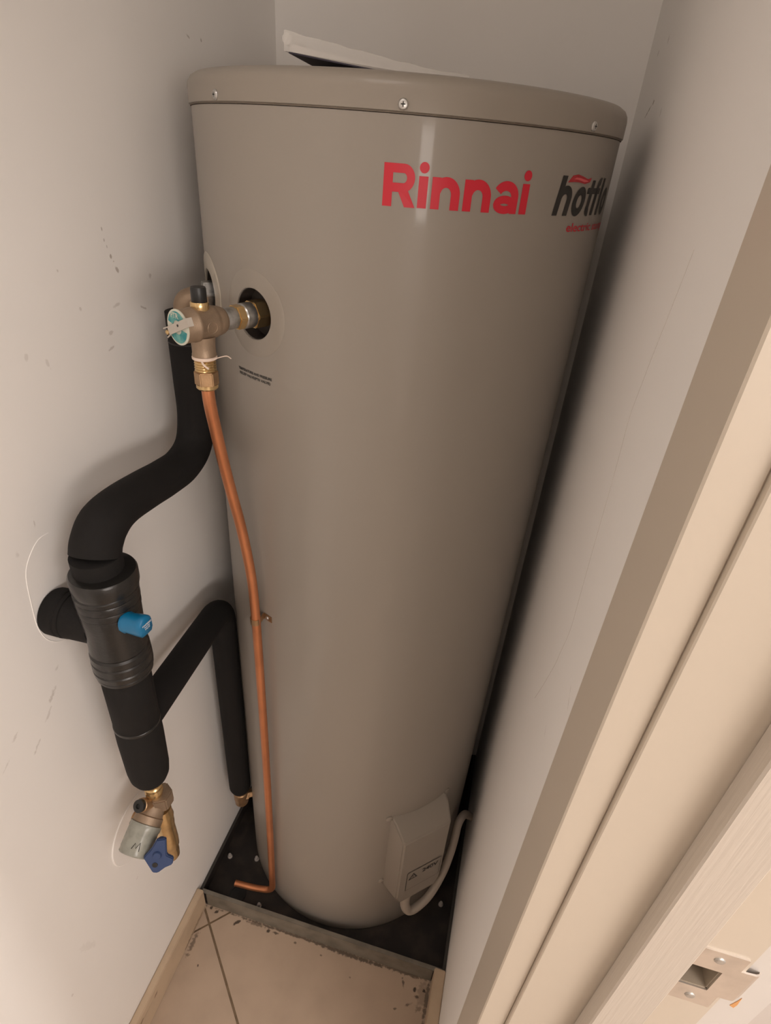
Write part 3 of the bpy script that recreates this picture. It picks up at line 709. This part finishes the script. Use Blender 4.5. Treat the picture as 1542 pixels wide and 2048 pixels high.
# blue cap
CO = Vector((-.2175, -.4800, 1.1520)); cdx = Vector((0.975, -0.10, 0.10)).normalized(); cup = Vector((0, 0, 1)); cs = cdx.cross(cup).normalized()
bm = bmesh.new(); secs = []
def capsec(h, w, t, b):   # rounded-top, flat-bottom outline
    pts = []
    for k in range(9):
        a = PI*k/8; pts.append((w*math.cos(a), max(t-w, 0)+w*math.sin(a)))
    pts += [(-w, -b*0.5), (-w*0.72, -b), (0, -b*1.04), (w*0.72, -b), (w, -b*0.5)]
    return [bm.verts.new(CO + cdx*h + cs*x + cup*y) for x, y in pts]
for h, w, t, b in ((0.022, 0.0145, 0.0150, 0.0150), (0.0285, 0.0150, 0.0160, 0.0160), (0.0310, 0.0138, 0.0145, 0.0145), (0.052, 0.0138, 0.0180, 0.0160), (0.0610, 0.0136, 0.0185, 0.0155), (0.0640, 0.0110, 0.0160, 0.0130)):
    secs.append(capsec(0.005 + h*0.80, w*0.80, t*0.80, b*0.80))
for a, b in zip(secs, secs[1:]):
    n = len(a)
    for k in range(n): bm.faces.new((a[k], a[(k+1) % n], b[(k+1) % n], b[k]))
bm.faces.new(secs[-1]); bm.faces.new(secs[0][::-1])
bc = link_mesh('blue_cap', bm, M_blue, tv, angle=60)
fc = CO + cdx*(0.005+0.0640*0.80+0.0002)
ex_ = cup.cross(cdx).normalized()
flat_text('cap_lettering', 'TEMPERED', fc+cup*0.0044, ex_, cup, 0.0155, M_white_print, bc, bold=0.02, lift=0.0002)
flat_text('cap_lettering', 'WATER', fc+cup*0.0010, ex_, cup, 0.0095, M_white_print, bc, bold=0.02, lift=0.0002)
flat_text('cap_lettering', 'VALVE', fc-cup*0.0020, ex_, cup, 0.0085, M_white_print, bc, bold=0.02, lift=0.0002)

# ------------------------------------------------------------------ cold water line
cx, cy = -0.2620, -0.1600
cw = thing('cold_water_pipe', (-0.23, -0.465, 0.80), 'black foam lagged cold water pipe branching under the tempering valve to the tank foot', 'pipe')
AX = Vector((-0.2285, -0.466, 0))
link_mesh('foam_lagging', lathe([(0.0315, 1.0440), (0.0325, 1.0420), (0.0318, 0.9390), (0.0300, 0.9368)], AX, UP, 40), M_foam, cw, angle=40)
link_mesh('foam_lagging', lathe([(0.0300, 0.9362), (0.0322, 0.9345), (0.0326, 0.90), (0.0312, 0.83), (0.0292, 0.8110), (0.0250, 0.8000), (0.016, 0.7985)], AX, UP, 40), M_foam, cw, angle=40)
link_mesh('tape_joint', lathe([(0.0316, 0.9395), (0.0326, 0.9385), (0.0326, 0.9350), (0.0318, 0.9340)], AX, UP, 40), M_tape, cw)
br = round_corners([(-.2315, -.452, .924), (-.247, -.238, .897), (cx, cy+.004, .872), (cx, cy, .80), (cx, cy, .302)], [0.02, 0.030, 0.02], 6)
br = round_corners([(-.2315, -.445, .921), (cx, cy, .888), (cx, cy, .305)], [0.040], 10)
bm = tube(br, 0.0258, 28)
link_mesh('foam_branch', bm, M_foam, cw, angle=50)
link_mesh('lagging_end', lathe([(0.0258, .3055), (0.0256, .298), (0.0225, .289), (0.015, .286)], Vector((cx, cy, 0)), UP, 28), M_foam, cw)
bm = lathe([(0.0135, .292), (0.0165, .286), (0.0165, .276), (0.0180, .274), (0.0180, .250), (0.0165, .246), (0.0165, .232), (0.0125, .228)], Vector((cx, cy, 0)), UP, 24)
link_mesh('brass_tee', bm, M_brass, cw)
dC = Vector((-cx, -cy, 0)).normalized()
link_mesh('hex_nut', lathe([(0.0150, 0.006), (0.0150, 0.018), (0.0115, 0.019), (0.0115, 0.0275)], Vector((cx, cy, .258)), dC, sides=6), M_brass, cw, bevel=0.0008)

# ------------------------------------------------------------------ isolation valve on the wall
iv_ = thing('isolation_valve', (-0.2285, -0.466, 0.70), 'brass isolation valve with grey sleeve and blue handle below the lagged pipe', 'valve')
link_mesh('tail', lathe([(0.0120, .806), (0.0120, .778), (0.0142, .776), (0.0142, .771), (0.0128, .769), (0.0142, .766), (0.0142, .760), (0.0118, .758), (0.0118, .742)], AX, UP, 28), M_brass_y, iv_, angle=30)
link_mesh('hex_block', lathe([(0.0200, .752), (0.0200, .724)], AX+Vector((.006, .004, 0)), UP, sides=6), M_bronze, iv_, bevel=0.002)
SD = Vector((-0.04, -0.86, -0.50)).normalized(); SO = Vector((-.2300, -.464, .730))
link_mesh('valve_body', lathe([(0.0150, -0.010), (0.0180, -0.007), (0.0190, 0.016), (0.0205, 0.022), (0.0225, 0.0235), (0.0232, 0.034), (0.0226, 0.0352)], SO, SD, 32), M_bronze, iv_, angle=30)
link_mesh('grey_sleeve', lathe([(0.0230, 0.0345), (0.0252, 0.0350), (0.0256, 0.042), (0.0246, 0.044), (0.0243, 0.072), (0.0236, 0.074), (0.0236, 0.0795), (0.0220, 0.0810), (0, 0.0810)], SO, SD, 40), M_sleeve, iv_, angle=30)
gs = [c for c in iv_.children if c.name.startswith('grey_sleeve')][0]
gs['label'] = 'translucent grey sleeve with a black letter'
sx = Vector((0.62, -0.30, 0.55)); sx = (sx - SD*sx.dot(SD)).normalized(); sy = SD.cross(sx)
# hand written letter on the sleeve
def sleeve_pt(a, h): return SO + SD*h + (sx*math.cos(a) + sy*math.sin(a))*0.0246
wpts = [(0.62, 0.0705), (0.50, 0.062), (0.38, 0.0685), (0.22, 0.0600), (0.12, 0.0715)]
link_mesh('handwritten_letter', tube([sleeve_pt(a, h) for a, h in wpts], 0.0007, 6), M_black_print, gs)
BD = Vector((-0.15, -0.72, 0.68)).normalized()
link_mesh('test_point', lathe([(0.0100, 0.010), (0.0100, 0.030), (0.0108, 0.031), (0.0108, 0.0375), (0.0098, 0.0385)], SO, BD, 24), M_brass, iv_)
link_mesh('black_plug', lathe([(0.0092, 0.038), (0.0100, 0.039), (0.0098, 0.0445), (0.0040, 0.0455), (0.0035, 0.0425), (0, 0.0425)], SO, BD, 24), M_blackp, iv_)
SA = Vector((-.2245, -.464, 0))
link_mesh('brass_stem', lathe([(0.0155, .712), (0.0158, .694), (0.0172, .688), (0.0160, .680), (0.0162, .668), (0.0152, .660), (0.0158, .640), (0.0165, .618), (0.0160, .600), (0.0135, .592), (0.0140, .580), (0.0132, .566), (0.0105, .560), (0, .559)], SA, UP, 28), M_brass_y, iv_, angle=35)
link_mesh('wall_spigot', lathe([(0.012, 0), (0.012, 0.085)], Vector((-.2285, -.455, .600)), (-1, 0.2, 0.0), 20), M_brass, iv_)
# folded blue butterfly handle
HO = Vector((-.1915, -.5270, .703)); hn = Vector((0.35, -0.85, 0.40)).normalized()
hxv = Vector((0.75, 0.10, -0.45)); hxv = (hxv-hn*hxv.dot(hn)).normalized(); hyv = hn.cross(hxv)
outl = [(-.014,.022),(-.003,.030),(.006,.016),(.013,.006),(.025,.006),(.029,-.004),(.022,-.014),(.017,-.027),(.010,-.030),(-.003,-.022),(-.016,-.014),(-.013,.004)]
bm = bmesh.new()
f1 = [bm.verts.new(HO + hxv*x + hyv*y + hn*0.0035) for x, y in outl]; f2 = [bm.verts.new(HO + hxv*x + hyv*y - hn*0.0035) for x, y in outl]
bm.faces.new(f1); bm.faces.new(f2[::-1])
for k in range(len(outl)): bm.faces.new((f1[k], f2[k], f2[(k+1) % len(outl)], f1[(k+1) % len(outl)]))
bh = link_mesh('blue_handle', bm, M_handle, iv_, bevel=0.0014)
link_mesh('handle_hub', lathe([(0.007, -0.03), (0.007, 0.004), (0.0055, 0.0065), (0, 0.0068)], HO, hn, 20), M_handle, bh)
link_mesh('handle_hole', lathe([(0.0042, 0.0036), (0.0042, 0.0041), (0, 0.0041)], HO+hxv*0.006-hyv*0.016, hn, 16), M_black_print, bh)
wcp = thing('cover_plate', (XL, -.445, .605), 'thin round cover plate on the wall behind the brass isolation valve', 'cover plate')
link_mesh('plate', lathe([(0.070, 0.0002), (0.070, 0.0010), (0.0685, 0.0022), (0.012, 0.0028)], Vector((XL, -.437, .570)), (1, 0, 0), 56), M_plate, wcp)

# ------------------------------------------------------------------ drip tray
tr = thing('drip_tray', (0, -0.01, 0.0), 'black metal drip tray with a dull galvanised front lip under the heater', 'tray')
tx0, tx1, ty0, ty1, tz = -0.3125, 0.3130, -0.3130, 0.284, 0.058
link_mesh('tray_base', boxes((tx0, tx1, ty0, ty1, 0.0008, 0.0095)), M_tray, tr, smooth=False)
link_mesh('tray_wall', boxes((tx0, tx0+0.002, ty0, ty1, 0.009, tz), (tx1-0.002, tx1, ty0, ty1, 0.009, tz), (tx0, tx1, ty1-0.002, ty1, 0.009, tz), (tx0, tx1, ty0+0.0022, ty0+0.004, 0.009, tz)), M_tray, tr, smooth=False)
link_mesh('side_rim', boxes((tx0-0.0012, tx0+0.006, ty0+0.004, ty1, tz-0.001, tz+0.0025)), M_trayrim, tr, bevel=0.0008)
link_mesh('side_rim', boxes((tx1-0.006, tx1+0.0012, ty0+0.004, ty1, tz-0.001, tz+0.0025)), M_trayrim, tr, bevel=0.0008)
link_mesh('front_lip', boxes((-0.2955, 0.2870, ty0-0.001, ty0+0.0022, 0.001, tz), (-0.3115, 0.3115, ty0-0.001, ty0+0.0085, tz-0.0018, tz+0.0008)), M_traylip, tr, bevel=0.0006)
link_mesh('drain_hole', lathe([(0.022, 0.0096), (0.022, 0.0115), (0.017, 0.0115), (0.017, 0.0097), (0, 0.0097)], Vector((-.232, -.272, 0)), UP, 28), M_blackp, tr)
for x, y, z in ((-.294,-.195,.0096), (-.167,-.284,.0096), (-.222,-.181,.0096), (.282,-.149,.0096)):
    link_mesh('tray_bolt', lathe([(0.0062, 0), (0.0062, 0.003), (0.0040, 0.0035), (0.0040, 0.012), (0.0030, 0.013)], Vector((x, y, z)), UP, 10), M_bolt, tr)

# ------------------------------------------------------------------ conduit to the element cover
ct = thing('electrical_conduit', (0.2, -0.245, 0.14), 'grey flexible conduit looping from the heater element cover into the wall', 'conduit')
cpts = [(.190,-.226,.215), (.191,-.236,.185), (.1945,-.2445,.160), (.206,-.2440,.1435), (.224,-.2305,.1450), (.247,-.2045,.163), (.266,-.1750,.214), (.2745,-.152,.266), (.2775,-.134,.303), (.2785,-.119,.326), (.2830,-.104,.336), (.2915,-.083,.322), (.3020,-.060,.285), (.3180,-.038,.245)]
pth = smooth_path(cpts, 8)
link_mesh('conduit_tube', tube(pth, lambda t: 0.0122 - 0.0030*min(1, t*2.2), 20), M_conduit, ct, angle=60)
link_mesh('conduit_adaptor', lathe([(0.0150, -0.012), (0.0150, 0.010), (0.0165, 0.011), (0.0165, 0.017), (0.0125, 0.019)], Vector((.190,-.225,.215)), (0.03, -0.25, -1), 24), M_conduit, ct)

# ------------------------------------------------------------------ booklet in a plastic bag on the lid
bk = thing('instruction_booklet', (0.0, -0.1, 1.73), 'instruction booklet in a clear plastic bag lying on the heater lid', 'booklet')
def sheet(x0, x1, y0, y1, zf, th, nx=22, ny=8, wav=0.0):
    bm = bmesh.new(); g = {}
    for s in (0, 1):
        for i in range(nx+1):
            for j in range(ny+1):
                x = x0 + (x1-x0)*i/nx; y = y0 + (y1-y0)*j/ny
                z = zf((x-x0)/(x1-x0), j/ny) + s*th + wav*math.sin(i*2.1+j*1.3)*math.sin(j*1.7+1)
                g[s, i, j] = bm.verts.new((x, y, z))
    for i in range(nx):
        for j in range(ny):
            bm.faces.new((g[1,i,j], g[1,i+1,j], g[1,i+1,j+1], g[1,i,j+1])); bm.faces.new((g[0,i,j], g[0,i,j+1], g[0,i+1,j+1], g[0,i+1,j]))
    for i in range(nx):
        bm.faces.new((g[0,i,0], g[0,i+1,0], g[1,i+1,0], g[1,i,0])); bm.faces.new((g[0,i,ny], g[1,i,ny], g[1,i+1,ny], g[0,i+1,ny]))
    for j in range(ny):
        bm.faces.new((g[0,0,j], g[1,0,j], g[1,0,j+1], g[0,0,j+1])); bm.faces.new((g[0,nx,j], g[0,nx,j+1], g[1,nx,j+1], g[1,nx,j]))
    return bm
def turn(bm, ang=0.10):
    c = Vector((-0.02, -0.19, 0)); m = Matrix.Rotation(ang, 3, 'Z')
    for v in bm.verts:
        z = v.co.z; v.co = m @ (v.co-c) + c; v.co.z = z
    return bm
def wedge(x0, x1, y0, y1, zf, th, nx=26, ny=8, wav=0.0):
    """a bent sheet whose thickness shrinks to its far end"""
    bm = sheet(x0, x1, y0, y1, lambda u, v: 0.0, 1.0, nx, ny)
    for v in bm.verts:
        u = (v.co.x-x0)/(x1-x0); top = v.co.z > 0.5
        w = wav*math.sin(u*38+v.co.y*60)*math.sin(v.co.y*90+u*11)
        v.co.z = zf(u) + (th(u)+w if top else 0.0)
    return bm
XB0, XB1, YB0, YB1 = -0.0865, 0.105, -0.198, 0.02
base_z = lambda u: 1.7292 + 0.0125*max(0, 1-u/0.80)**1.15
link_mesh('back_cover', turn(wedge(XB0, XB1-.03, YB0, YB1, lambda u: base_z(u)+.0004, lambda u: 0.0012)), M_papercov, bk)
link_mesh('pages', turn(wedge(XB0+.001, XB1-.031, YB0+.001, YB1-.001, lambda u: base_z(u)+.0017, lambda u: 0.0060*(1-u)+.0008)), M_paper, bk)
link_mesh('plastic_bag', turn(wedge(XB0-.004, XB1, YB0-.003, YB1+.01, lambda u: base_z(u)+.0018, lambda u: 0.0150*(1-u)**0.9+.0020, wav=0.0007)), M_bag, bk)
link_mesh('bag_fold', turn(tube(smooth_path([(XB0-.001, YB0-.003, 1.7535), (XB0-.003, YB0+.05, 1.7545), (XB0-.002, YB0+.12, 1.7535), (XB0-.003, YB1, 1.7520)], 6), lambda t: 0.0050+0.0008*math.sin(t*9), 12)), M_bag, bk)
